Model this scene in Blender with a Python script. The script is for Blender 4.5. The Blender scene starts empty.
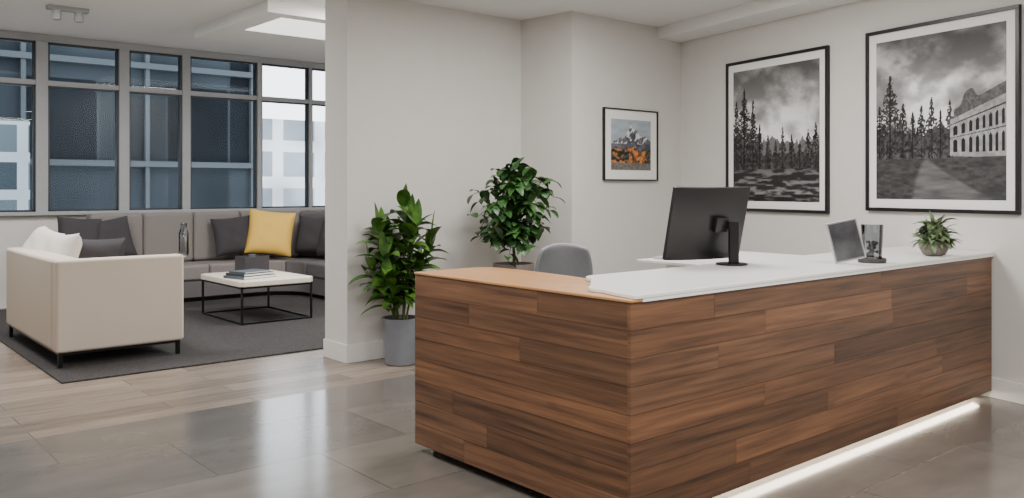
import bpy, bmesh, math, random
import numpy as np
from mathutils import Vector, Matrix, Euler
random.seed(7)
S=bpy.context.scene
COL=S.collection
F=860.0; H=1.61
ax,ay=.7607,.649
def fX(px,Y):
    r=(px-512)/F
    return Y*(ay+ax*r)/(ax-ay*r)

# ---------------------------------------------------------------- materials
def srgb(r,g,b):
    f=lambda c:(c/255/12.92) if c/255<=.04045 else ((c/255+.055)/1.055)**2.4
    return (f(r),f(g),f(b),1)
class NM:
    def __init__(s,name):
        s.m=bpy.data.materials.new(name); s.m.use_nodes=True
        s.n=s.m.node_tree.nodes; s.l=s.m.node_tree.links
        s.b=s.n['Principled BSDF']
    def add(s,t,**k):
        x=s.n.new(t)
        for a,v in k.items():
            if a in x.inputs: x.inputs[a].default_value=v
            else: setattr(x,a,v)
        return x
    def ln(s,a,b): s.l.new(a,b)
def mat(name,c,rough=.5,metal=0,var=.06,scale=30,bump=.0,spec=.5,c2=None,coat=0,stretch=(1,1,1),trans=0,emit=None,es=0,bd=.01,detail=4):
    k=NM(name); b=k.b
    b.inputs['Roughness'].default_value=rough; b.inputs['Metallic'].default_value=metal
    b.inputs['Specular IOR Level'].default_value=spec
    b.inputs['Coat Weight'].default_value=coat
    b.inputs['Transmission Weight'].default_value=trans
    tc=k.add('ShaderNodeTexCoord'); mp=k.add('ShaderNodeMapping'); mp.inputs['Scale'].default_value=stretch
    k.ln(tc.outputs['Object'],mp.inputs[0])
    no=k.add('ShaderNodeTexNoise',Scale=scale,Detail=detail); k.ln(mp.outputs[0],no.inputs['Vector'])
    rp=k.add('ShaderNodeValToRGB'); e=rp.color_ramp.elements
    e[0].position=.3; e[1].position=.7
    a=c2 if c2 else tuple(x*(1-var) for x in c[:3])+(1,)
    d=c if c2 else tuple(min(1,x*(1+var)) for x in c[:3])+(1,)
    e[0].color=a; e[1].color=d
    k.ln(no.outputs['Fac'],rp.inputs[0]); k.ln(rp.outputs[0],b.inputs['Base Color'])
    if bump:
        bp=k.add('ShaderNodeBump',Strength=bump,Distance=bd); k.ln(no.outputs['Fac'],bp.inputs['Height']); k.ln(bp.outputs[0],b.inputs['Normal'])
    if emit:
        b.inputs['Emission Color'].default_value=emit; b.inputs['Emission Strength'].default_value=es
    return k.m

M={}
M['wall']=mat('wall_paint',srgb(214,211,206),.85,var=.015,scale=6,bump=.02)
M['ceil']=mat('ceiling_paint',srgb(234,233,231),.9,var=.01,scale=5)
M['base']=mat('baseboard_paint',srgb(228,226,222),.5,var=.01)
M['frame_w']=mat('window_frame_metal',srgb(158,160,162),.45,var=.03)
M['frame_d']=mat('dark_window_gasket',srgb(40,44,48),.4)
M['black']=mat('black_metal',srgb(18,18,19),.35,metal=.3)
M['blackfr']=mat('black_frame_lacquer',srgb(16,15,15),.35)
M['cream']=mat('cream_upholstery',srgb(202,189,173),.8,var=.04,scale=180,bump=.1,bd=.003)
M['taupe']=mat('grey_upholstery',srgb(126,120,117),.9,var=.08,scale=160,bump=.15,bd=.003)
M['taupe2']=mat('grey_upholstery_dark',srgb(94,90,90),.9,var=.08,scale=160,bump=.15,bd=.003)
M['char']=mat('charcoal_fabric',srgb(58,55,58),.9,var=.15,scale=140,bump=.2,bd=.003)
M['white_f']=mat('white_fabric',srgb(205,200,193),.9,var=.05,scale=120,bump=.2,bd=.003)
M['yellow']=mat('yellow_fabric',srgb(232,188,88),.85,var=.08,scale=90,bump=.25,bd=.004)
M['counter']=mat('white_quartz',srgb(236,235,231),.25,var=.015,scale=20)
M['pot_g']=mat('grey_ceramic',srgb(118,121,127),.5,var=.05,scale=12)
M['pot_b']=mat('taupe_ceramic',srgb(116,106,100),.55,var=.1,scale=15)
M['soil']=mat('soil',srgb(44,32,24),1,var=.4,scale=90,bump=.6)
M['leaf1']=mat('leaf_green_broad',srgb(92,134,46),.35,c2=srgb(22,58,25),scale=9,detail=6)
M['leaf2']=mat('leaf_green_bush',srgb(74,116,54),.4,c2=srgb(22,56,30),scale=8,detail=6)
M['leaf3']=mat('leaf_sage',srgb(132,148,108),.5,c2=srgb(66,88,60),scale=20)
M['stem']=mat('plant_stem',srgb(84,92,48),.6,var=.2)
M['trunk']=mat('plant_bark',srgb(92,72,52),.8,var=.25,scale=60,bump=.4)
M['chair']=mat('chair_shell_grey',srgb(118,119,122),.5,var=.03)
M['chrome']=mat('brushed_metal',srgb(150,150,152),.3,metal=.9)
M['mon']=mat('monitor_plastic',srgb(24,23,24),.35,var=.05)
M['screen']=mat('screen_glass',srgb(10,11,13),.12)
M['tscreen']=mat('tablet_screen',srgb(90,90,93),.2,c2=srgb(34,34,37),scale=5)
M['silver']=mat('silver_bezel',srgb(190,190,192),.35,metal=.4)
M['bezel']=mat('grey_bezel',srgb(120,120,122),.4)
M['paper']=mat('paper_white',srgb(230,229,226),.7,var=.01)
M['book']=mat('book_cover_slate',srgb(76,88,96),.6,var=.08)
M['mat']=mat('mat_board',srgb(240,239,236),.9,var=.01)
M['ttop']=mat('table_stone_top',srgb(226,216,200),.35,var=.04,scale=5)
M['stone']=mat('dark_pebbles',srgb(60,56,54),.6,var=.4,scale=30,bump=.3)
M['bowl']=mat('stoneware',srgb(112,104,96),.5,var=.2,scale=30,bump=.2)
M['concrete']=mat('exterior_concrete',srgb(70,76,81),.8,var=.06,scale=.6,spec=0)
M['ground']=mat('street_asphalt',srgb(90,92,94),.9,var=.1,scale=1)
M['ceil_glow']=mat('ceiling_glow',srgb(255,250,240),.5,emit=(1,.99,.97,1),es=1.6)  # emission stands in for a brightly lit ceiling, not a fixture
M['led']=mat('led_strip',srgb(255,245,225),.5,emit=(1,.84,.64,1),es=1.6)
M['plinth']=mat('dark_plinth',srgb(30,26,24),.5)
M['plinth_l']=mat('light_plinth',srgb(140,124,106),.6)
def glass(name,tint,mixf,rough=.02):
    k=NM(name); out=k.n['Material Output']
    t=k.add('ShaderNodeBsdfTransparent'); t.inputs[0].default_value=tint
    g=k.add('ShaderNodeBsdfGlossy'); g.inputs['Roughness'].default_value=rough
    fr=k.add('ShaderNodeFresnel',IOR=1.45); mu=k.add('ShaderNodeMath',operation='MULTIPLY_ADD'); mu.inputs[1].default_value=mixf; mu.inputs[2].default_value=.0
    k.ln(fr.outputs[0],mu.inputs[0])
    mx=k.add('ShaderNodeMixShader'); k.ln(mu.outputs[0],mx.inputs[0]); k.ln(t.outputs[0],mx.inputs[1]); k.ln(g.outputs[0],mx.inputs[2]); k.ln(mx.outputs[0],out.inputs[0])
    k.n.remove(k.b); return k.m
M['glass']=glass('window_glass',(.95,.965,.975,1),.25,.0)
M['glassj']=glass('drinking_glass',(.78,.80,.82,1),2.2)
def woodmat(name,dark,light,rough=.42,gs=(.5,12,1),tint=True):
    k=NM(name); b=k.b; b.inputs['Roughness'].default_value=rough
    uv=k.add('ShaderNodeUVMap'); uv.uv_map='UVMap'
    mp=k.add('ShaderNodeMapping'); mp.inputs['Scale'].default_value=gs; k.ln(uv.outputs[0],mp.inputs[0])
    n1=k.add('ShaderNodeTexNoise',Scale=2.2,Detail=8,Roughness=.55,Distortion=.4); k.ln(mp.outputs[0],n1.inputs['Vector'])
    mp2=k.add('ShaderNodeMapping'); mp2.inputs['Scale'].default_value=(1.6,110,1); k.ln(uv.outputs[0],mp2.inputs[0])
    n2=k.add('ShaderNodeTexNoise',Scale=2.,Detail=4); k.ln(mp2.outputs[0],n2.inputs['Vector'])
    mp3=k.add('ShaderNodeMapping'); mp3.inputs['Scale'].default_value=(3.5,9,1); k.ln(uv.outputs[0],mp3.inputs[0])
    vo=k.add('ShaderNodeTexVoronoi',Scale=.6); k.ln(mp3.outputs[0],vo.inputs['Vector'])
    kn=k.add('ShaderNodeMapRange'); kn.inputs['From Min'].default_value=.0; kn.inputs['From Max'].default_value=.13; kn.inputs['To Min'].default_value=.5; kn.inputs['To Max'].default_value=1
    k.ln(vo.outputs['Distance'],kn.inputs[0])
    ad=k.add('ShaderNodeMath',operation='MULTIPLY_ADD'); ad.inputs[1].default_value=.4; k.ln(n2.outputs['Fac'],ad.inputs[0]); k.ln(n1.outputs['Fac'],ad.inputs[2])
    rp=k.add('ShaderNodeValToRGB'); e=rp.color_ramp.elements; e[0].position=.42; e[0].color=dark; e[1].position=.98; e[1].color=light
    k.ln(ad.outputs[0],rp.inputs[0])
    mx=k.add('ShaderNodeMix',data_type='RGBA',blend_type='MULTIPLY'); mx.inputs[0].default_value=1
    k.ln(rp.outputs[0],mx.inputs[6])
    m2=k.add('ShaderNodeMix',data_type='RGBA',blend_type='MULTIPLY'); m2.inputs[0].default_value=.8
    at=k.add('ShaderNodeAttribute'); at.attribute_name='tint'
    if tint: k.ln(at.outputs['Color'],mx.inputs[7])
    else: mx.inputs[7].default_value=(1,1,1,1)
    k.ln(mx.outputs[2],m2.inputs[6]); k.ln(kn.outputs[0],m2.inputs[7])
    k.ln(m2.outputs[2],b.inputs['Base Color'])
    bp=k.add('ShaderNodeBump',Strength=.12,Distance=.003); k.ln(ad.outputs[0],bp.inputs['Height']); k.ln(bp.outputs[0],b.inputs['Normal'])
    return k.m
M['wood']=woodmat('walnut_planks',srgb(52,33,23),srgb(134,95,67))
M['woodtop']=woodmat('oak_counter',srgb(158,108,62),srgb(204,152,98),.35,tint=False)
# floors
def floortile():
    k=NM('floor_tile_glossy'); b=k.b
    tc=k.add('ShaderNodeTexCoord'); 
    br=k.add('ShaderNodeTexBrick'); br.offset=.5
    br.inputs['Scale'].default_value=1; br.inputs['Brick Width'].default_value=1.25; br.inputs['Row Height'].default_value=.82
    br.inputs['Mortar Size'].default_value=.004; br.inputs['Mortar Smooth'].default_value=.1; br.inputs['Bias'].default_value=0
    br.inputs['Color1'].default_value=srgb(118,112,106); br.inputs['Color2'].default_value=srgb(104,99,94); br.inputs['Mortar'].default_value=srgb(84,79,74)
    k.ln(tc.outputs['Object'],br.inputs['Vector'])
    mp=k.add('ShaderNodeMapping'); mp.inputs['Scale'].default_value=(1,2.6,1); k.ln(tc.outputs['Object'],mp.inputs[0])
    no=k.add('ShaderNodeTexNoise',Scale=1.6,Detail=8,Roughness=.6); k.ln(mp.outputs[0],no.inputs['Vector'])
    rp=k.add('ShaderNodeValToRGB'); e=rp.color_ramp.elements; e[0].position=.3; e[0].color=(.80,.785,.77,1); e[1].position=.7; e[1].color=(1.1,1.09,1.08,1)
    k.ln(no.outputs['Fac'],rp.inputs[0])
    mx=k.add('ShaderNodeMix',data_type='RGBA',blend_type='MULTIPLY'); mx.inputs[0].default_value=1
    k.ln(br.outputs[0],mx.inputs[6]); k.ln(rp.outputs[0],mx.inputs[7]); k.ln(mx.outputs[2],b.inputs['Base Color'])
    b.inputs['Roughness'].default_value=.155; b.inputs['Specular IOR Level'].default_value=.85
    bp=k.add('ShaderNodeBump',Strength=.3,Distance=.002,invert=True); k.ln(br.outputs['Fac'],bp.inputs['Height']); k.ln(bp.outputs[0],b.inputs['Normal'])
    return k.m
M['tile']=floortile()
def floorwood():
    k=NM('floor_plank_oak'); b=k.b
    tc=k.add('ShaderNodeTexCoord')
    br=k.add('ShaderNodeTexBrick'); br.offset=.37
    br.inputs['Scale'].default_value=1; br.inputs['Brick Width'].default_value=1.5; br.inputs['Row Height'].default_value=.24
    br.inputs['Mortar Size'].default_value=.003; br.inputs['Bias'].default_value=0
    br.inputs['Color1'].default_value=srgb(156,141,127); br.inputs['Color2'].default_value=srgb(118,106,95); br.inputs['Mortar'].default_value=srgb(82,72,63)
    k.ln(tc.outputs['Object'],br.inputs['Vector'])
    mp=k.add('ShaderNodeMapping'); mp.inputs['Scale'].default_value=(1,12,1); k.ln(tc.outputs['Object'],mp.inputs[0])
    no=k.add('ShaderNodeTexNoise',Scale=2.5,Detail=8,Roughness=.6,Distortion=.6); k.ln(mp.outputs[0],no.inputs['Vector'])
    rp=k.add('ShaderNodeValToRGB'); e=rp.color_ramp.elements; e[0].position=.3; e[0].color=(.66,.64,.62,1); e[1].position=.7; e[1].color=(1.1,1.1,1.1,1)
    k.ln(no.outputs['Fac'],rp.inputs[0])
    mx=k.add('ShaderNodeMix',data_type='RGBA',blend_type='MULTIPLY'); mx.inputs[0].default_value=1
    k.ln(br.outputs[0],mx.inputs[6]); k.ln(rp.outputs[0],mx.inputs[7]); k.ln(mx.outputs[2],b.inputs['Base Color'])
    b.inputs['Roughness'].default_value=.27
    return k.m
M['planks']=floorwood()
M['rug']=mat('rug_wool',srgb(66,62,61),1,c2=srgb(34,32,33),scale=55,bump=.6,bd=.01,detail=3)
def facade(name,c1,c2,mort,bw,rh,ms,rough=.25,spec=.5,bias=-.3):
    k=NM(name); b=k.b
    tc=k.add('ShaderNodeTexCoord'); sp=k.add('ShaderNodeSeparateXYZ'); cb=k.add('ShaderNodeCombineXYZ')
    k.ln(tc.outputs['Object'],sp.inputs[0]); 
    k.ln(sp.outputs[0],cb.inputs[0]); k.ln(sp.outputs[2],cb.inputs[1])
    br=k.add('ShaderNodeTexBrick'); br.offset=0
    br.inputs['Scale'].default_value=1; br.inputs['Brick Width'].default_value=bw; br.inputs['Row Height'].default_value=rh
    br.inputs['Mortar Size'].default_value=ms; br.inputs['Mortar Smooth'].default_value=0; br.inputs['Bias'].default_value=bias
    br.inputs['Color1'].default_value=c1; br.inputs['Color2'].default_value=c2; br.inputs['Mortar'].default_value=mort
    k.ln(cb.outputs[0],br.inputs['Vector'])
    no=k.add('ShaderNodeTexNoise',Scale=.35,Detail=2); k.ln(cb.outputs[0],no.inputs['Vector'])
    rp=k.add('ShaderNodeValToRGB'); e=rp.color_ramp.elements; e[0].position=.35; e[0].color=(.7,.7,.7,1); e[1].position=.65; e[1].color=(1.25,1.25,1.25,1); k.ln(no.outputs['Fac'],rp.inputs[0])
    mx=k.add('ShaderNodeMix',data_type='RGBA',blend_type='MULTIPLY'); mx.inputs[0].default_value=1
    k.ln(br.outputs[0],mx.inputs[6]); k.ln(rp.outputs[0],mx.inputs[7]); k.ln(mx.outputs[2],b.inputs['Base Color'])
    b.inputs['Roughness'].default_value=rough; b.inputs['Specular IOR Level'].default_value=spec
    return k.m
M['fac_d']=facade('facade_dark_glass',srgb(24,28,32),srgb(64,72,78),srgb(48,54,58),1.6,2.1,.03,.8,.0)
M['fac_m']=facade('facade_grey_offices',srgb(48,56,62),srgb(84,94,100),srgb(136,144,150),.8,.75,.10,.8,.0)
M['fac_l']=facade('facade_light',srgb(150,160,168),srgb(190,198,204),srgb(232,236,240),2.4,1.9,.3,.7,.1)
def attrmat(name,rough=.5):
    k=NM(name); at=k.add('ShaderNodeAttribute'); at.attribute_name='art'; k.ln(at.outputs['Color'],k.b.inputs['Base Color']); k.b.inputs['Roughness'].default_value=rough; k.b.inputs['Specular IOR Level'].default_value=.3
    return k.m
M['art']=attrmat('art_print')

# ---------------------------------------------------------------- geometry helpers
def obj(name,me,parent=None,loc=(0,0,0),rot=(0,0,0),m=None):
    o=bpy.data.objects.new(name,me); COL.objects.link(o); o.location=loc; o.rotation_euler=rot
    if parent: o.parent=parent
    if m is not None and me is not None: me.materials.append(m)
    return o
def empty(name,loc=(0,0,0),rz=0):
    o=bpy.data.objects.new(name,None); COL.objects.link(o); o.location=loc; o.rotation_euler=(0,0,rz); o.empty_display_size=.1
    return o
def smooth(me,on=True):
    for p in me.polygons: p.use_smooth=on
def bev(o,w,seg=3):
    if w:
        b=o.modifiers.new('bevel','BEVEL'); b.width=w; b.segments=seg; b.limit_method='ANGLE'; b.angle_limit=math.radians(40)
        smooth(o.data)
        wn=o.modifiers.new('wn','WEIGHTED_NORMAL'); wn.keep_sharp=True
def box(name,size,loc,m,parent=None,bevel=0,rot=(0,0,0),seg=3):
    me=bpy.data.meshes.new(name); bm=bmesh.new(); bmesh.ops.create_cube(bm,size=1)
    for v in bm.verts: v.co=Vector((v.co.x*size[0],v.co.y*size[1],v.co.z*size[2]))
    bm.to_mesh(me); bm.free()
    o=obj(name,me,parent,loc,rot,m); bev(o,bevel,seg); return o
def bx(name,x0,x1,y0,y1,z0,z1,m,parent=None,bevel=0,seg=3):
    return box(name,(x1-x0,y1-y0,z1-z0),((x0+x1)/2,(y0+y1)/2,(z0+z1)/2),m,parent,bevel,seg=seg)
def prism(name,pts,z0,z1,m,parent=None,bevel=0,seg=3):
    n=len(pts); me=bpy.data.meshes.new(name)
    A=sum(pts[i][0]*pts[(i+1)%n][1]-pts[(i+1)%n][0]*pts[i][1] for i in range(n))
    if A<0: pts=pts[::-1]
    vs=[(x,y,z0) for x,y in pts]+[(x,y,z1) for x,y in pts]
    fs=[list(range(n))[::-1],list(range(n,2*n))]+[[i,(i+1)%n,n+(i+1)%n,n+i] for i in range(n)]
    me.from_pydata(vs,[],fs); o=obj(name,me,parent,m=m); bev(o,bevel,seg); return o
def lathe(name,prof,m,parent=None,loc=(0,0,0),seg=40,caps=True):
    me=bpy.data.meshes.new(name); vs=[];fs=[]
    for r,z in prof:
        for i in range(seg):
            a=2*math.pi*i/seg; vs.append((r*math.cos(a),r*math.sin(a),z))
    for j in range(len(prof)-1):
        for i in range(seg):
            a=j*seg+i; b=j*seg+(i+1)%seg; fs.append((a,b,b+seg,a+seg))
    if caps:
        fs.append(list(range(seg))[::-1]); fs.append([ (len(prof)-1)*seg+i for i in range(seg)])
    me.from_pydata(vs,[],fs); smooth(me)
    o=obj(name,me,parent,loc,m=m)
    me.set_sharp_from_angle(angle=math.radians(45))
    return o
def tube(name,pts,r,m,parent=None,seg=8,r1=None):
    me=bpy.data.meshes.new(name); vs=[];fs=[]
    pts=[Vector(p) for p in pts]; n=len(pts)
    for i,p in enumerate(pts):
        t=(pts[min(i+1,n-1)]-pts[max(i-1,0)]).normalized()
        u=t.cross(Vector((0,0,1)) if abs(t.z)<.9 else Vector((1,0,0))).normalized(); w=t.cross(u)
        rr=r if r1 is None else r+(r1-r)*i/(n-1)
        for k in range(seg):
            a=2*math.pi*k/seg; vs.append(p+u*rr*math.cos(a)+w*rr*math.sin(a))
    for i in range(n-1):
        for k in range(seg):
            a=i*seg+k;b=i*seg+(k+1)%seg; fs.append((a,b,b+seg,a+seg))
    fs.append(list(range(seg))); fs.append([(n-1)*seg+k for k in range(seg)][::-1])
    me.from_pydata(vs,[],fs); smooth(me); o=obj(name,me,parent,m=m); me.set_sharp_from_angle(angle=math.radians(50)); return o
def pillow(name,w,h,t,m,parent=None,loc=(0,0,0),rot=(0,0,0),n=18):
    me=bpy.data.meshes.new(name); vs=[];fs=[]
    for s in (1,-1):
        for j in range(n+1):
            for i in range(n+1):
                u=2*i/n-1; v=2*j/n-1
                e=(1-u**4)*(1-v**4)
                x=u*w/2*(1-.07*(1-v*v)) ; z=v*h/2*(1-.07*(1-u*u))
                wr=.05*math.sin(7*u+3*v)*math.sin(5*v-2*u)
                y=s*t/2*(max(e,0)**.55)*(1+wr)+ s*.002
                vs.append((x,y,z))
    N=(n+1)**2
    for s in (0,1):
        for j in range(n):
            for i in range(n):
                a=s*N+j*(n+1)+i; f=(a,a+1,a+n+2,a+n+1); fs.append(f if s else f[::-1])
    edge=[i for i in range(n)]+[i*(n+1)+n for i in range(n)]+[n*(n+1)+n-i for i in range(n)]+[(n-i)*(n+1) for i in range(n)]
    for k in range(len(edge)):
        a=edge[k]; b=edge[(k+1)%len(edge)]; fs.append((a,b,b+N,a+N))
    me.from_pydata(vs,[],fs); me.update(); bm=bmesh.new(); bm.from_mesh(me); bmesh.ops.recalc_face_normals(bm,faces=bm.faces); bm.to_mesh(me); bm.free(); smooth(me)
    return obj(name,me,parent,loc,rot,m)

# ---------------------------------------------------------------- room shell
CR=3.42; CL=3.72; YW=13.2
wd=Vector((.2213,.975,0)); wo=Vector((7.11,2.64,0)); wn=Vector((-.975,.2213,0))
def wp(t,off=0):
    p=wo+wd*t+wn*off; return (p.x,p.y)
bx('floor',-3.6,8.6,-3.3,6.2,-.1,0,M['tile'])
bx('floor_lounge',-3.6,9.1,6.2,YW+.1,-.1,0,M['planks'])
prism('wall_right',[wp(-6.1),wp(3.95),wp(3.95,-.15),wp(-6.1,-.15)],0,CR+.1,M['wall'])
bx('wall_back',3.98,9.0,7.0,7.42,0,CL,M['wall'])
prism('wall_pier',[(6.10,7.0),(6.18,6.3),(8.3,6.3),(8.3,7.0)],0,CL,M['wall'])
bx('wall_left',-3.6,-3.5,-3.3,YW,0,CL,M['wall'])
bx('wall_front',-3.5,6.2,-3.3,-3.2,0,CR,M['wall'])
bx('wall_lounge_right',9.0,9.1,7.0,YW,0,CL,M['wall'])
bx('wall_window_low',-3.5,9.0,YW-.02,YW+.2,0,1.25,M['wall'])
bx('ceiling',-3.6,8.4,-3.3,7.0,CR,CR+.1,M['ceil'])
bx('trim_ceiling_step',-3.6,3.98,6.95,7.0,CR,CL+.1,M['ceil'])
bx('ceiling_lounge',-3.6,9.1,7.0,YW+.2,CL,CL+.1,M['ceil'])
prism('trim_ceiling_soffit',[wp(-6.0),wp(3.75),wp(3.75,.40),wp(-6.0,.40)],CR-.13,CR-.001,M['ceil'])
tp=empty('trim_ceiling_panel',(0,0,0))
bx('tray',4.16,8.9,9.08,11.3,CL-.14,CL-.001,M['ceil'],tp)
bx('glow_sheet',4.42,8.6,9.30,10.3,CL-.145,CL-.1401,M['ceil_glow'],tp)  # added glowing sheet, makes the tray underside look brightly lit
# baseboards
prism('baseboard_right',[wp(-6),wp(3.75),wp(3.75,.018),wp(-6,.018)],0,.155,M['base'],bevel=.004)
prism('baseboard_back',[(3.96,6.98),(6.08,6.98),(6.16,6.28),(7.92,6.28),(7.92,6.2995),(6.179,6.2995),(6.099,6.9995),(3.9795,6.9995),(3.9795,7.42),(3.96,7.42)],0,.17,M['base'],bevel=.004)

# windows
win=empty('window_1',(0,0,0))
Z0,Z1=1.28,CL
bx('sill',-3.5,9,YW-.12,YW+.12,1.235,1.285,M['frame_w'],win,.006)
bx('head_rail',-3.5,9,YW-.06,YW+.08,3.62,Z1-.002,M['frame_w'],win,.004)
bx('transom',-3.5,9,YW-.05,YW+.07,3.02,3.09,M['frame_w'],win,.004)
mull=[(41,.15),(123,.14),(185,.12),(258,.07),(309,.05)]
xs=[]
for i,(p,w) in enumerate(mull):
    X=fX(p,YW); xs.append(X)
    bx('mullion_%d'%i,X-w/2,X+w/2,YW-.07,YW+.09,Z0,3.62,M['frame_w'],win,.005)
    for s in (-1,1): bx('gasket_%d_%d'%(i,s),X+s*(w/2+.014)-.014,X+s*(w/2+.014)+.014,YW-.03,YW+.05,Z0,3.62,M['frame_d'],win)
bx('gasket_top',-3.5,9,YW-.03,YW+.05,3.595,3.62,M['frame_d'],win)
bx('gasket_mid',-3.5,9,YW-.03,YW+.05,3.0,3.02,M['frame_d'],win)
bx('gasket_low',-3.5,9,YW-.03,YW+.05,1.285,1.31,M['frame_d'],win)
for i,X in enumerate([1.1,-.4,-1.9,-3.4,7.9]):
    bx('mullion_s%d'%i,X-.07,X+.07,YW-.07,YW+.09,Z0,3.62,M['frame_w'],win,.005)
bx('glass',-3.5,9,YW+.005,YW+.015,Z0,3.62,M['glass'],win)

# exterior: dark glass office block across the street, pale block further right
bx('office_building',-30,9.6,22,40,-9,30,M['fac_d'])
ob=empty('office_building_ledges')
for z in (-2.6,-.2,2.2,4.6,7.0):
    bx('ledge',-30,9.7,21.80,21.995,z-.07,z+.07,M['concrete'],ob)
for i in range(10):
    x=9.6-i*2.7
    bx('fin',x-.05,x+.05,21.86,21.995,-9,12,M['concrete'],ob)
bx('low_office_building',-30,fX(30,19.5),19.5,21.5,-9,2.95,M['fac_m'])
bx('white_building',14,40,42,60,-9,5.2,M['fac_l'])
bx('street_ground',-80,90,14.5,120,-9.2,-9,M['ground'])

# lounge rug
bx('area_rug',1.77,6.95,7.77,12.95,0.0,.014,M['rug'],None,.004)
RZ=.014
# cream sofa
so=empty('sofa',(1.86,8.36,RZ))
W,L,T=1.12,2.2,.956
bx('base',.03,W-.01,.03,L-.03,.135,.40,M['cream'],so,.01)
bx('back_rest',0,.24,0.171,L,.131,T,M['cream'],so,.035,4)
bx('arm_near',0,W,0,.17,.131,T,M['cream'],so,.03,4)
bx('arm_far',.235,W,L-.17,L,.131,T,M['cream'],so,.03,4)
bx('seat_cushion_1',.24,W+.02,.175,L/2-.005,.40,.58,M['cream'],so,.05,4)
bx('seat_cushion_2',.24,W+.02,L/2+.005,L-.175,.40,.58,M['cream'],so,.05,4)
for i,(x,y) in enumerate([(.04,.04),(W-.05,.04),(.04,L-.05),(W-.05,L-.05)]):
    bx('leg_%d'%i,x-.018,x+.018,y-.018,y+.018,0,.13,M['black'],so,.003)
bx('leg_rail_1',.04,W-.05,.03,.05,.11,.13,M['black'],so)
bx('leg_rail_2',.03,.05,.04,L-.05,.11,.13,M['black'],so)
pillow('throw_pillow',.66,.50,.24,M['white_f'],None,(2.20,9.72,.90),(math.radians(-22),math.radians(-4),math.radians(-88)))
pillow('throw_pillow',.66,.52,.24,M['white_f'],None,(2.12,10.20,.94),(math.radians(-30),math.radians(6),math.radians(-85)))
pillow('throw_pillow',.5,.46,.18,M['char'],None,(2.72,10.20,.83),(math.radians(10),0,math.radians(-8)))

# sectional
se=empty('sectional_sofa',(0,0,RZ))
cx,cy=5.35,11.5
def arc(r,a0,a1,n=14): return [(cx+r*math.cos(math.radians(a0+(a1-a0)*i/n)),cy+r*math.sin(math.radians(a0+(a1-a0)*i/n))) for i in range(n+1)]
YE=9.4
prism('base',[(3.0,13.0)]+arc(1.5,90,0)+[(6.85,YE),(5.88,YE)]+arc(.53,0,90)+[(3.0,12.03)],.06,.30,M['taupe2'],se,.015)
prism('plinth_feet',[(3.1,12.9)]+arc(1.4,90,0)+[(6.75,YE+.1),(5.98,YE+.1)]+arc(.63,0,90)+[(3.1,12.13)],0,.06,M['black'],se)
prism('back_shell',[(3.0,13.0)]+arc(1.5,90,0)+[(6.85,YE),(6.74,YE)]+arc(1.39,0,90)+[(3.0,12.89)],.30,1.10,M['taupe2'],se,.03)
n3=3; xa=3.22; xb=5.35
for i in range(n3):
    a=xa+(xb-xa)*i/n3+.002; b=xa+(xb-xa)*(i+1)/n3-.002
    bx('seat_%d'%i,a,b,12.0,12.88,.301,.52,M['taupe'],se,.04,4)
    bx('back_%d'%i,a,b,12.62,12.885,.525,1.24,M['taupe'],se,.05,5)
for i,(a0,a1) in enumerate([(89.8,45.2),(44.8,.2)]):
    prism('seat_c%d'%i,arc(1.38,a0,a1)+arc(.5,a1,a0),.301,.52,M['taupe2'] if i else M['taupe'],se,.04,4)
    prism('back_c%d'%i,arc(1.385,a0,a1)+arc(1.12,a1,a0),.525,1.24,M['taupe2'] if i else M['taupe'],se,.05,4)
for i in range(2):
    b=cy-.005-i*.95; a=b-.94
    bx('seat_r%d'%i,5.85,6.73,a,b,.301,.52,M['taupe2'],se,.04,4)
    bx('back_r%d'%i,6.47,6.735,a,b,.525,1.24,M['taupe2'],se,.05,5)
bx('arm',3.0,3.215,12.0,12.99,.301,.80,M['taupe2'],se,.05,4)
pillow('throw_pillow',.66,.60,.2,M['char'],None,(3.40,12.38,.90),(math.radians(-16),math.radians(-8),math.radians(8)))
pillow('throw_pillow',.55,.5,.2,M['char'],None,(3.02,12.33,.98),(math.radians(-16),math.radians(5),0))
YP=fX(269,12.25)
pillow('throw_pillow',.68,.68,.2,M['yellow'],None,(YP-.02,12.16,.94),(math.radians(-14),math.radians(6),math.radians(-28)))
pillow('throw_pillow',.60,.58,.2,M['char'],None,(fX(234,12.4),12.42,.90),(math.radians(-14),math.radians(-5),math.radians(-6)))
pillow('throw_pillow',.62,.6,.2,M['char'],None,(6.28,11.45,.87),(math.radians(-14),0,math.radians(-80)))
pillow('throw_pillow',.6,.58,.2,M['char'],None,(6.2,11.9,.90),(math.radians(-14),0,math.radians(-60)))
# side table with vase, partly behind the cream sofa
SX=fX(170,11.3)
st=empty('side_table',(SX,11.3,RZ))
lathe('top',[(.19,.70),(.20,.705),(.20,.725),(.19,.73)],M['ttop'],st)
lathe('stem',[(.018,.01),(.018,.70)],M['black'],st,seg=16)
lathe('foot',[(.14,0),(.14,.008),(.02,.02)],M['black'],st)
va=empty('glass_vase',(SX+.14,11.2,RZ+.7305))
lathe('vase',[(.0,.0),(.055,.0),(.062,.03),(.062,.28),(.045,.33),(.035,.37),(.042,.41),(.037,.41),(.030,.37),(.04,.325),(.056,.27),(.056,.03),(.0,.02)],M['glassj'],va,caps=False)
lathe('vase_filling',[(.0,.021),(.05,.031),(.05,.24),(.0,.24)],M['white_f'],va,caps=False)

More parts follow.
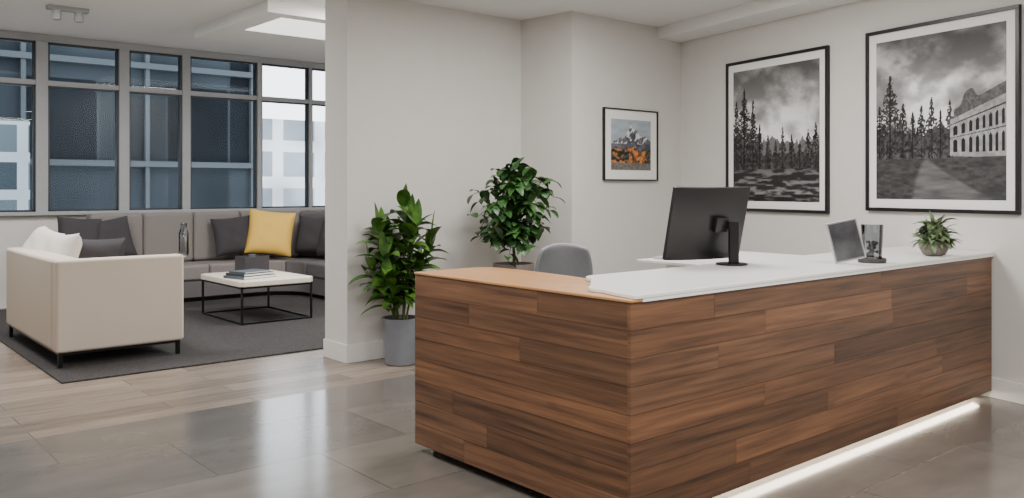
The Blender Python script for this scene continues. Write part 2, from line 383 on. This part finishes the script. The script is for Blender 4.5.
# coffee table
ct=empty('coffee_table',(4.08,9.62,RZ)); w,l=.92,1.25
prism('table_top',[(-.02,0.03),(.03,-.02),(w-.05,-.02),(w+.02,.05),(w+.0,l-.06),(w-.08,l+.02),(.05,l),(-.02,l-.05)],.44,.51,M['ttop'],ct,.012)
for i,(x,y) in enumerate([(.02,.02),(w-.02,.02),(.02,l-.02),(w-.02,l-.02)]):
    bx('leg_%d'%i,x-.011,x+.011,y-.011,y+.011,0.022,.44,M['black'],ct)
for i,(a,b,c,d) in enumerate([(.009,w-.009,.009,.031),(.009,w-.009,l-.031,l-.009),(.009,.031,.031,l-.031),(w-.031,w-.009,.031,l-.031)]):
    bx('rail_%d'%i,a,b,c,d,0,.022,M['black'],ct); bx('apron_%d'%i,a,b,c,d,.418,.44,M['black'],ct)
TZ=.51+RZ
bk=empty('book_stack',(4.36,10.02,TZ),.25)
for i,(a,b,h0,h1,mm) in enumerate([(.24,.19,0,.035,M['book']),(.22,.17,.035,.065,M['char']),(.19,.15,.065,.085,M['book'])]):
    bx('cover_%d'%i,-a,a,-b,b,h0,h1-.001,mm,bk,.003); bx('pages_%d'%i,-a+.01,a+.004,-b-.003,b-.01,h0+.006,h1-.007,M['paper'],bk)
db=empty('decor_box',(4.60,10.5,TZ),.2)
for n,a in {'side_a':(-.18,.18,-.11,-.10),'side_b':(-.18,.18,.10,.11),'side_c':(-.18,-.17,-.10,.10),'side_d':(.17,.18,-.10,.10)}.items():
    bx(n,a[0],a[1],a[2],a[3],0,.22,M['char'],db,.002)
bx('bottom',-.17,.17,-.1,.1,0,.01,M['char'],db)
lathe('candle',[(.045,.01),(.045,.24),(.02,.24),(.01,.23)],M['book'],db)

# ceiling light, lounge
cl=empty('ceiling_light',(2.57,11.0,CL))
bx('housing',-.22,.22,-.06,.06,-.05,0,M['frame_w'],cl,.005)
lathe('spot_a',[(.045,-.16),(.052,-.15),(.05,-.05)],M['frame_w'],cl,(-.12,0,0))
lathe('spot_b',[(.045,-.16),(.052,-.15),(.05,-.05)],M['frame_w'],cl,(.12,0,0))

# ---------------------------------------------------------------- reception desk
rd=empty('reception_desk',(0,0,0))
DX,DY=2.955,2.63; DT=1.085; DB=.055
def planks(name,o,a,n,L,z0,z1,rows,seed,parent,thick=.02):
    rnd=random.Random(seed); vs=[];fs=[];uvs=[];tints=[]
    o=Vector(o);a=Vector(a);n=Vector(n);up=Vector((0,0,1)); hh=(z1-z0)/rows; g=.0010
    cr=a.cross(up); flip=cr.dot(n)<0
    for r in range(rows):
        s=0; cuts=[0]; s=rnd.uniform(.6,2.0)
        while s<L-.35: cuts.append(s); s+=rnd.uniform(1.0,2.2)
        cuts.append(L)
        for c0,c1 in zip(cuts[:-1],cuts[1:]):
            k=len(vs); uo=rnd.uniform(0,50); vo=rnd.uniform(0,50)
            s0=c0+(g if c0>0 else 0); s1=c1-(g if c1<L else 0); q0=z0+r*hh+g; q1=z0+(r+1)*hh-g
            P=[(s0,q0),(s1,q0),(s1,q1),(s0,q1)]
            for s_,q_ in P: vs.append(o+a*s_+up*q_+n*0)
            for s_,q_ in P: vs.append(o+a*s_+up*q_-n*thick)
            faces=[(0,1,2,3),(7,6,5,4),(0,4,5,1),(1,5,6,2),(2,6,7,3),(3,7,4,0)]
            if flip: faces=[f[::-1] for f in faces]
            b=rnd.choice([.72,.82,.92,1.0,1.08,1.2,1.36])*rnd.uniform(.96,1.04); w=rnd.uniform(-.03,.04)
            for f in faces:
                fs.append([k+i for i in f])
                for i in f:
                    tints+=[b*(1+w),b,b*(1-w),1]
                    uvs+=[P[i%4][0]+uo,P[i%4][1]+vo]
    me=bpy.data.meshes.new(name); me.from_pydata([tuple(v) for v in vs],[],fs)
    me.uv_layers.new(name='UVMap'); me.color_attributes.new('tint','FLOAT_COLOR','CORNER')
    me.uv_layers['UVMap'].data.foreach_set('uv',uvs)
    me.color_attributes['tint'].data.foreach_set('color',tints)
    me.update()
    return obj(name,me,parent,m=M['wood'])
LY=1.745
endX=wp(DY-2.64)[0]-.03
planks('front_planks',(DX,DY,0),(1,0,0),(0,-1,0),endX-DX,DB,DT,8,3,rd)
planks('side_planks',(DX,DY+.02,0),(0,1,0),(-1,0,0),LY-.02,DB,DT,8,11,rd)
bx('front_core',DX+.021,endX,DY+.021,DY+.16,DB+.001,DT-.001,M['plinth'],rd)
bx('side_core',DX+.021,DX+.16,DY+.161,DY+LY,DB,DT-.001,M['plinth'],rd)
bx('front_plinth',DX+.2,endX,DY+.20,DY+.26,0,DB-.001,M['plinth_l'],rd)
bx('side_plinth',DX+.10,DX+.2,DY+.14,DY+LY-.05,0,DB-.001,M['plinth'],rd)
bx('led_strip',DX+.25,endX-.05,DY+.16,DY+.18,DB-.010,DB-.001,M['led'],rd)
def uvmesh(name,pts,z0,z1,m,parent,rot=True):
    o=prism(name,pts,z0,z1,m,parent,.004,2); me=o.data; uv=me.uv_layers.new(name='UVMap')
    for l in me.loops:
        c=me.vertices[l.vertex_index].co; uv.data[l.index].uv=(c.y,c.x+c.z)
    return o
DT2=DT+.014
uvmesh('return_top',[(DX-.008,DY-.008),(DX+.075,DY-.008),(DX+.075,DY+.10),(DX+.42,DY+.36),(DX+.50,DY+.6),(DX+.55,DY+.95),(DX+.58,DY+1.4),(DX+.56,DY+LY-.08),(DX+.48,DY+LY),(DX-.008,DY+LY)],DT,DT2,M['woodtop'],rd)
def rc(cx_,cy_,r,a0,a1,n=8): return [(cx_+r*math.cos(math.radians(a0+(a1-a0)*i/n)),cy_+r*math.sin(math.radians(a0+(a1-a0)*i/n))) for i in range(n+1)]
ex=lambda y: wp((y-2.64)/.975)[0]-.01
CT=DT+.034
prism('counter_top',[(DX+.02,DY-.012),(ex(DY-.012),DY-.012),(ex(3.40),3.40),(5.7,3.40),(5.7,3.95),(4.5,3.95),(4.5,3.40)]+rc(DX+.55,3.25,.15,90,170)+rc(DX+.2,DY+.3,.12,110,200)+[(DX+.05,DY+.15)],DT2+.0005,CT,M['counter'],rd,.004,3)
bx('counter_edge',DX+.0755,ex(DY-.012),DY-.010,DY+.06,DT,DT2+.001,M['counter'],rd)
bx('worktop',DX+.161,6.9,3.0,3.75,.70,.73,M['counter'],rd,.003)
bx('drawer_pedestal',4.75,5.3,3.45,3.9,0.0,DT2,M['counter'],rd,.004)
bx('worktop_leg',6.2,6.7,3.0,3.7,0,.70,M['counter'],rd,.004)
bx('worktop_leg_l',DX+.161,DX+.2,3.0,3.75,0,.70,M['counter'],rd)

# monitor
mo=empty('computer_monitor',(4.57,3.33,CT))
nrot=math.radians(-14)
mh=empty('panel_group',(0,0,0)); mh.parent=mo; mh.location=(-.05,.02,.260); mh.rotation_euler=(math.radians(14),math.radians(0),nrot)
pw,ph=.60,.475
def curved_panel(name,w,h,t,sag,m,parent,yoff=0):
    n=16; vs=[];fs=[]
    for i in range(n+1):
        u=2*i/n-1; x=u*w/2; y=sag*u*u+yoff
        for (yy,zz) in ((y,-h/2),(y,h/2),(y+t,h/2),(y+t,-h/2)): vs.append((x,yy,zz))
    for i in range(n):
        for k in range(4):
            a=i*4+k;b=i*4+(k+1)%4; fs.append((a,b,b+4,a+4))
    fs.append((0,1,2,3)); fs.append(tuple(n*4+k for k in (3,2,1,0)))
    me=bpy.data.meshes.new(name); me.from_pydata(vs,[],fs); bm=bmesh.new(); bm.from_mesh(me); bmesh.ops.recalc_face_normals(bm,faces=bm.faces); bm.to_mesh(me); bm.free()
    o=obj(name,me,parent,m=m); bev(o,.004,2); return o
curved_panel('housing',pw,ph,.03,.02,M['mon'],mh)
curved_panel('screen',pw-.02,ph-.02,.003,.02,M['screen'],mh,.030)
box('rear_mount',(.10,.04,.10),(0.07,-.02,-.0),M['mon'],mh,.01)
box('stand_neck',(.075,.022,.27),(.065,-.075,.14),M['black'],mo,.006,rot=(0,0,nrot))
box('stand_joint',(.06,.06,.05),(.06,-.05,.25),M['black'],mo,.008,rot=(0,0,nrot))
prism('stand_base',rc(.065,-.06,.10,0,360,28)[:-1],0,.012,M['black'],mo,.004)
bx('computer_keyboard',4.60,5.0,3.76,3.89,CT,CT+.018,M['silver'],None,.004)

# tablet
tb=empty('tablet_computer',(5.23,2.82,CT),math.radians(-36))
tg=empty('slab',(0,0,0)); tg.parent=tb; tg.location=(0,0,.152); tg.rotation_euler=(math.radians(-9),math.radians(-11),0)
box('body',(.21,.016,.265),(0,0,0),M['silver'],tg,.005)
box('bezel',(.196,.002,.251),(0,-.008,0),M['bezel'],tg)
box('display',(.182,.002,.237),(0,-.0095,0),M['tscreen'],tg,.0005)
box('kick_stand',(.06,.006,.15),(0.0,.05,.078),M['silver'],tb,.002,rot=(math.radians(24),0,0))
# glass jar
gj=empty('glass_jar',(5.48,2.77,CT))
lathe('jar',[(.055,.012),(.062,.02),(.068,.22),(.070,.25),(.065,.25),(.058,.03),(.0,.025)],M['glassj'],gj,caps=False)
pb=bpy.data.meshes.new('pebbles'); bm=bmesh.new()
for i in range(34):
    a=random.uniform(0,6.28); r=random.uniform(0,.036)
    mt=Matrix.Translation((r*math.cos(a),r*math.sin(a),random.uniform(.044,.14)))@Matrix.Diagonal((1,1,.7,1))
    bmesh.ops.create_icosphere(bm,subdivisions=2,radius=random.uniform(.012,.018),matrix=mt)
bm.to_mesh(pb); bm.free(); smooth(pb); obj('pebbles',pb,gj,m=M['stone'])
lathe('saucer',[(.02,0),(.085,.0),(.09,.02),(.086,.03),(.06,.012)],M['stone'],gj)

# ---------------------------------------------------------------- plants
class Leafs:
    def __init__(s): s.v=[];s.f=[]
    def leaf(s,base,d,L,W,droop=.35,fold=.25,n=7,peak=.4):
        d=Vector(d).normalized(); side=d.cross(Vector((0,0,1)))
        if side.length<.05: side=Vector((1,0,0))
        side.normalize(); side=(Matrix.Rotation(random.uniform(-.5,.5),3,d)@side)
        p=Vector(base); k=len(s.v); cur=d.copy()
        for i in range(n+1):
            t=i/n
            wdt=W*.5*(math.sin(math.pi*min(1,t**(math.log(.5)/math.log(peak)))))**.8 if 0<t<1 else .001
            nrm=side.cross(cur).normalized()
            s.v+= [p-side*wdt+nrm*wdt*fold, p.copy(), p+side*wdt+nrm*wdt*fold]
            cur=(cur+Vector((0,0,-1))*droop/n*1.6).normalized()
            p=p+cur*(L/n)
        for i in range(n):
            a=k+3*i
            s.f+=[(a,a+1,a+4,a+3),(a+1,a+2,a+5,a+4)]
    def make(s,name,m,parent,ymax=9):
        me=bpy.data.meshes.new(name); me.from_pydata([(v[0],v[1] if v[1]<ymax-.05 else ymax-.05*math.exp(-(v[1]-ymax+.05)/.05),v[2]) for v in s.v],[],s.f); smooth(me); return obj(name,me,parent,m=m)
# plant 1
p1=empty('potted_plant',(4.34,6.66,0))
lathe('pot',[(.125,0),(.14,.01),(.172,.40),(.174,.425),(.158,.425),(.152,.38),(.0,.375)],M['pot_g'],p1,caps=False)
lathe('soil',[(.152,.36),(.15,.385),(.05,.395),(.0,.397)],M['soil'],p1)
lf=Leafs(); rnd=random.Random(4)
tops=[1.32,1.12,1.25,1.0,1.25,1.05,1.42,1.1,.9,.8,1.28,1.18,1.1,1.2]; sps=[.12,.2,.16,.24,.12,.22,.03,.26,.24,.22,.2,.24,.26,.24]
for si in range(14):
    a=si*2*math.pi/13*2.2+.4; top=tops[si]; s_=sps[si]
    pts=[Vector((.05*math.cos(a)+s_*math.cos(a)*t**1.4,.05*math.sin(a)+s_*math.sin(a)*t**1.4,.38+(top-.38)*t)) for t in [i/8 for i in range(9)]]
    tube('stem_%d'%si,pts,.009,M['stem'],p1,6,.004)
    nl=13
    for j in range(nl):
        t=.26+.74*j/(nl-1); q=t*8; i0=min(7,int(q)); p=pts[i0].lerp(pts[i0+1],q-i0)
        b=a+j*2.4+rnd.uniform(-.3,.3); el=rnd.uniform(.15,.7)+t*.5
        random.seed(si*100+j)
        lf.leaf(p,(math.cos(b)*math.cos(el),math.sin(b)*math.cos(el),math.sin(el)),rnd.uniform(.22,.32),rnd.uniform(.10,.145),.75,.3)
    lf.leaf(pts[-1],(.1*math.cos(a),.1*math.sin(a),1),.24,.09,.2)
lf.make('leaves',M['leaf1'],p1,.31)
# plant 2
p2=empty('potted_ficus',(5.42,6.33,0))
lathe('planter',[(.15,0),(.16,.01),(.20,.84),(.20,.88),(.18,.88),(.175,.82),(.0,.815)],M['pot_b'],p2,caps=False)
lathe('soil',[(.174,.80),(.172,.825),(.05,.835),(.0,.837)],M['soil'],p2)
tube('trunk',[(0,0,.82),(.01,.0,.95),(-.01,.01,1.2),(.0,0,1.8)],.018,M['trunk'],p2,8,.010)
lf=Leafs(); rnd=random.Random(9)
for si in range(76):
    a=si*2.4; el=rnd.uniform(-.45,1.2); L=rnd.uniform(.26,.44)
    b0=Vector((0,0,rnd.uniform(1.10,1.80)))
    if b0.z<1.3: L*=.75
    dv=Vector((math.cos(a)*math.cos(el),math.sin(a)*math.cos(el),math.sin(el)*.8))
    pts=[b0+dv*L*t+Vector((0,0,-.14*t*t)) for t in [i/5 for i in range(6)]]
    tube('branch_%d'%si,pts,.006,M['stem'],p2,5,.003)
    for j in range(8):
        t=.25+.75*j/7; q=t*5; i0=min(4,int(q)); p=pts[i0].lerp(pts[i0+1],q-i0)
        b=rnd.uniform(0,6.28); e2=rnd.uniform(-.5,.8); random.seed(si*77+j)
        lf.leaf(p,(math.cos(b)*math.cos(e2),math.sin(b)*math.cos(e2),math.sin(e2)),rnd.uniform(.12,.17),rnd.uniform(.075,.10),.8,.2,6,.38)
lf.make('leaves',M['leaf2'],p2,.62)
# small plant
p3=empty('potted_succulent',(6.38,2.76,CT))
lathe('bowl',[(.05,0),(.075,.01),(.098,.055),(.092,.105),(.084,.11),(.080,.095),(0,.09)],M['bowl'],p3,caps=False)
lathe('soil',[(.075,.08),(.074,.098),(0,.102)],M['soil'],p3)
lf=Leafs(); rnd=random.Random(2)
for i in range(170):
    a=i*2.4; el=rnd.uniform(.0,1.5); r=rnd.uniform(0,.07); random.seed(i); z=rnd.uniform(.10,.22)
    lf.leaf((r*math.cos(a),r*math.sin(a),z if r<.05 else .10),(math.cos(a)*math.cos(el),math.sin(a)*math.cos(el),math.sin(el)),rnd.uniform(.05,.15),rnd.uniform(.03,.05),.8,.3,6,.5)
lf.make('leaves',M['leaf3'],p3)

# office chair
oc=empty('office_chair',(4.52,4.75,0),math.radians(-25))
def shell(name,w,h,m,parent,loc):
    n=14;mm=12;vs=[];fs=[]
    for j in range(mm+1):
        v=j/mm; ww=w*(1-.25*max(0,(v-.55)/.45)**2.2)*(1-.1*(1-v))
        for i in range(n+1):
            u=2*i/n-1
            zz=h*v*(1-.06*u*u*(v**3))
            y=.10-.09*(1-u*u)*1.0 + .05*v
            vs.append((u*ww/2,-y+.0,zz))
    for j in range(mm):
        for i in range(n):
            a=j*(n+1)+i; fs.append((a,a+1,a+n+2,a+n+1))
    me=bpy.data.meshes.new(name); me.from_pydata(vs,[],fs); smooth(me); o=obj(name,me,parent,loc,m=m)
    s=o.modifiers.new('s','SOLIDIFY'); s.thickness=.035; s.offset=0; sb=o.modifiers.new('ss','SUBSURF'); sb.levels=1; sb.render_levels=1
    return o
shell('back_shell',.48,.67,M['chair'],oc,(0,.0,.53))
box('seat',(.48,.46,.08),(0,.20,.48),M['chair'],oc,.035)
bx('arm_l',-.27,-.23,.05,.32,.64,.67,M['black'],oc,.01); bx('arm_r',.23,.27,.05,.32,.64,.67,M['black'],oc,.01)
bx('armpost_l',-.26,-.24,.17,.20,.46,.64,M['black'],oc); bx('armpost_r',.24,.26,.17,.20,.46,.64,M['black'],oc)
tube('gas_lift',[(0,.2,.1),(0,.2,.44)],.025,M['chrome'],oc,12)
for i in range(5):
    a=i*2*math.pi/5
    tube('star_%d'%i,[(0,.2,.11),(.28*math.cos(a),.2+.28*math.sin(a),.07)],.02,M['black'],oc,8,.013)
    tube('caster_%d'%i,[(.28*math.cos(a)-.015,.2+.28*math.sin(a),.03),(.28*math.cos(a)+.015,.2+.28*math.sin(a),.03)],.03,M['black'],oc,14)

# ---------------------------------------------------------------- artwork
_rng=np.random.RandomState(5); _tab=_rng.rand(256,256)
def vn(x,y):
    xi=np.floor(x).astype(int); yi=np.floor(y).astype(int); fx=x-xi; fy=y-yi
    fx=fx*fx*(3-2*fx); fy=fy*fy*(3-2*fy)
    g=lambda a,b:_tab[a%256,b%256]
    return (g(xi,yi)*(1-fx)+g(xi+1,yi)*fx)*(1-fy)+(g(xi,yi+1)*(1-fx)+g(xi+1,yi+1)*fx)*fy
def fbm(x,y,o=5):
    s=0;a=.5;t=0
    for i in range(o): s=s+a*vn(x*2**i+17*i,y*2**i+31*i); t+=a; a*=.5
    return s/t
def sstep(a,b,x): t=np.clip((x-a)/(b-a),0,1); return t*t*(3-2*t)
def conifer(c,u,v,uc,b,h,w,seed,dark=.05):
    t=(v-b)/h; inside=(t>0)&(t<1)
    jag=.45+.9*vn(v*70+seed,np.full_like(u,seed*3.1))*1.0+.5*vn(u*90,v*90+seed)-.2
    prof=np.where(t<.25,.35+t*2,1.02-(t-.25)*1.28)
    m=inside&(np.abs(u-uc)<w*prof*jag)&(vn(u*110+seed,v*120)>.26)
    c[m]=(dark+.22*vn(u*60,v*60))[m]
    tr=inside&(t<.97)&(np.abs(u-uc)<w*.045); c[tr]=dark*.8
def clouds(u,v):
    n=fbm(u*3+2,v*4+1,6); n2=fbm(u*7+9,v*9+4,5)
    return n*.7+n2*.3
def art_trees(u,v):
    n=clouds(u+v*.3,v*1.2)
    c=.48+.36*sstep(.38,.66,n); c=c+.22*np.exp(-((u-.62)**2/.07+(v-.46)**2/.04)); c=c*(1-.28*sstep(.7,1,v))*(1-.15*(u-.5)); c=np.clip(c,0,.93)
    tl=.38+.10*fbm(u*16+3,u*0+3,5)+.05*vn(u*50,u*0); m=v<tl; c[m]=(.34+.16*fbm(u*30,v*30,3))[m]
    tl=.29+.07*fbm(u*14,u*0+3,5)+.04*vn(u*60,u*0); m=v<tl; c[m]=(.15+.24*fbm(u*40,v*40,3))[m]
    for i,(uc,h,w) in enumerate([(.14,.64,.11),(.04,.55,.08),(.25,.55,.08),(.33,.36,.055),(.43,.28,.05),(.52,.24,.04),(.60,.34,.045),(.70,.27,.055),(.79,.22,.05),(.88,.30,.06),(.96,.34,.06)]):
        conifer(c,u,v,uc,.22,h,w,i*7.3+1,.09)
    g=v<.24; gg=.17+.40*sstep(.42,.7,fbm(u*9,v*50,5))*(1-v/.24*.4); c[g]=gg[g]
    c[(v<.05)]*=.75
    return np.stack([c,c,c*.995],-1)
def art_park(u,v):
    n=clouds(u*.9+5,v*1.1+3)
    c=.44+.43*sstep(.40,.64,n); c=c*(1-.42*sstep(.66,1,v)*sstep(.1,.8,u*.5+v*.5)); c=c+.2*np.exp(-((u-.40)**2/.08+(v-.60)**2/.04)); c=np.clip(c,0,.93)
    tl=.34+.12*fbm(u*11+4,u*0+8,5)+.05*vn(u*50,u*0); m=v<tl; c[m]=(.22+.2*fbm(u*40,v*40,3))[m]
    for i,(uc,h,w) in enumerate([(.12,.54,.11),(.03,.36,.07),(.23,.36,.07),(.31,.30,.06),(.38,.34,.055),(.46,.38,.06),(.53,.30,.055),(.60,.36,.055)]):
        conifer(c,u,v,uc,.24,h,w,i*5.1+40,.09)
    t=(u-.60)/.40; top=.47+.13*t; bot=.26-.02*t
    b=(u>.60)&(v<top)&(v>bot); q=(v-bot)/(top-bot)
    ph=(t**1.2)*8
    fr=ph-np.floor(ph); arch=((q>.1)&(q<.44-.1*np.abs(fr-.52)*2))|((q>.54)&(q<.80-.1*np.abs(fr-.52)*2)); win=(fr>.28)&(fr<.76)&arch
    col=np.where(win,.10,.50+.18*vn(u*50,v*50)); col=np.where((q>.84)&(q<.87),.2,col); col=np.where((q>.48)&(q<.50),.25,col)
    c[b]=col[b]
    rt=top+.05+.02*t+.07*np.exp(-((u-.74)/.05)**4)
    rf=(u>.63)&(v>=top)&(v<rt); c[rf]=(.26+.14*vn(u*80,v*80))[rf]
    g=v<.25; pc=.42+1.2*np.clip(.24-v,0,1)**1.3; hw=.04+(.24-v)*1.2; path=sstep(0,.05,hw-np.abs(u-pc))
    g1=.15+.2*fbm(u*20,v*60,4); g2=.24+.26*fbm(u*6,v*40,4); gg=g1*(1-path)+g2*path; c[g]=gg[g]
    return np.stack([c,c,c*.995],-1)
def art_mountain(u,v):
    n=clouds(u*1.2,v*2)
    sky=np.stack([.50+.28*n,.54+.27*n,.58+.26*n],-1)
    ridge=.52+.34*np.exp(-(np.abs(u-.50)/.20)**1.4)+.16*np.exp(-(np.abs(u-.85)/.14)**1.4)+.08*np.exp(-(np.abs(u-.1)/.1)**1.4)+.16*(fbm(u*9,u*0+2,4)-.5)
    m=v<ridge; r=fbm(u*14+v*10,v*9-u*5,5); rk=np.stack([.14+.42*r,.15+.41*r,.17+.42*r],-1)
    sn=sstep(.50,.60,fbm(u*18-v*8,v*10,4))*(v>.52); rk=rk*(1-sn[...,None])+.84*sn[...,None]
    sky[m]=rk[m]
    g=v<(.36+.14*fbm(u*7,u*0+6,4)); o=fbm(u*22,v*26,4); o2=fbm(u*10+7,v*14,4)
    og=np.stack([.32+.50*sstep(.35,.62,o),.25+.27*sstep(.35,.65,o),.18+.12*o],-1)
    dk=sstep(.44,.56,o2)[...,None]; og=og*(1-dk)+og[...,[1,1,1]]*dk*np.array([.55,.6,.55])
    sky[g]=og[g]
    lk=(v<.14); lc=np.stack([.40+.3*o,.40+.26*o,.38+.24*o],-1); sky[lk]=lc[lk]*.8
    return sky
def picture(name,center,xdir,w,h,art,fr,matw,res=250):
    x=Vector(xdir); y=Vector((0,0,1)); z=x.cross(y)
    e=empty(name); mw=Matrix((( x.x,y.x,z.x,center[0]),(x.y,y.y,z.y,center[1]),(x.z,y.z,z.z,center[2]),(0,0,0,1))); e.matrix_world=mw
    D=.035
    box('frame_top',(w,fr,D),(0,h/2-fr/2,D/2),M['blackfr'],e,.002); box('frame_bottom',(w,fr,D),(0,-h/2+fr/2,D/2),M['blackfr'],e,.002)
    box('frame_left',(fr,h-2*fr,D),(-w/2+fr/2,0,D/2),M['blackfr'],e,.002); box('frame_right',(fr,h-2*fr,D),(w/2-fr/2,0,D/2),M['blackfr'],e,.002)
    box('mat_board',(w-2*fr,h-2*fr,.012),(0,0,.012),M['mat'],e)
    pw=w-2*fr-2*matw; phh=h-2*fr-2*matw; ny=int(res*phh/pw); nx=res
    uu,vv=np.meshgrid(np.linspace(0,1,nx+1),np.linspace(0,1,ny+1))
    colr=art(uu,vv)
    P=np.stack([(uu-.5)*pw,(vv-.5)*phh,np.full_like(uu,.0195)],-1).reshape(-1,3)
    idx=np.arange((nx+1)*(ny+1)).reshape(ny+1,nx+1)
    Fc=np.stack([idx[:-1,:-1],idx[:-1,1:],idx[1:,1:],idx[1:,:-1]],-1).reshape(-1,4)
    me=bpy.data.meshes.new('print'); me.from_pydata(P.tolist(),[],Fc.tolist())
    ca=me.color_attributes.new('art','FLOAT_COLOR','POINT')
    cc=np.clip(colr.reshape(-1,3),0,1)**2.2; cc=np.concatenate([cc,np.ones((len(cc),1))],1).astype(np.float32)
    ca.data.foreach_set('color',cc.ravel())
    obj('print',me,e,m=M['art'])
def wc(t,z): p=wo+wd*t+wn*.002; return (p.x,p.y,z)
picture('framed_print',wc((1.573+2.956)/2,(1.37+2.94)/2),-wd,1.383,1.57,art_trees,.03,.075)
picture('framed_print',wc((1.147-.234)/2,(1.41+2.98)/2),-wd,1.381,1.57,art_park,.03,.075)
picture('framed_print',((6.627+7.50)/2,6.298,(1.69+2.465)/2),(1,0,0),.873,.775,art_mountain,.014,.10,120)

# ---------------------------------------------------------------- lights
def area(name,loc,sx,sy,power,col=(1,.972,.942),rot=(0,0,0)):
    l=bpy.data.lights.new(name,'AREA'); l.shape='RECTANGLE'; l.size=sx; l.size_y=sy; l.energy=power; l.color=col
    o=bpy.data.objects.new(name,l); COL.objects.link(o); o.location=loc; o.rotation_euler=rot; return o
area('ceiling_area_light',(1.0,0.8,CR-.02),2.4,1.2,185)
area('ceiling_area_light',(4.3,1.0,CR-.02),1.6,.8,105)
area('ceiling_area_light',(5.0,4.4,CR-.02),1.2,1.2,125)
area('ceiling_area_light',(1.2,4.2,CR-.02),1.5,1.2,85)
area('ceiling_area_light',(1.5,9.5,CL-.02),1.6,1.2,200,(1,.99,.98))  # added unseen fill for the lounge, the building outside blocks the sky
area('ceiling_area_light',(5.6,8.3,CL-.02),1.6,.8,190,(1,.99,.98))  # second added fill for the lounge, hidden behind the back wall
area('led_strip_light',((DX+endX)/2,DY+.06,DB-.004),endX-DX-.2,.08,17,(1,.86,.68),(math.radians(-20),0,0))
w=bpy.data.worlds.new('world'); S.world=w; w.use_nodes=True
nt=w.node_tree; bg=nt.nodes['Background']; bg.inputs[0].default_value=(.90,.95,1,1); bg.inputs[1].default_value=5.0

# ---------------------------------------------------------------- camera
cam=bpy.data.cameras.new('camera'); co=bpy.data.objects.new('camera',cam); COL.objects.link(co)
co.location=(0,0,H); co.rotation_euler=(math.radians(90),0,-math.atan2(.649,.7607))
cam.sensor_width=36; cam.lens=F/1024*36; cam.shift_y=-61/1024
S.camera=co
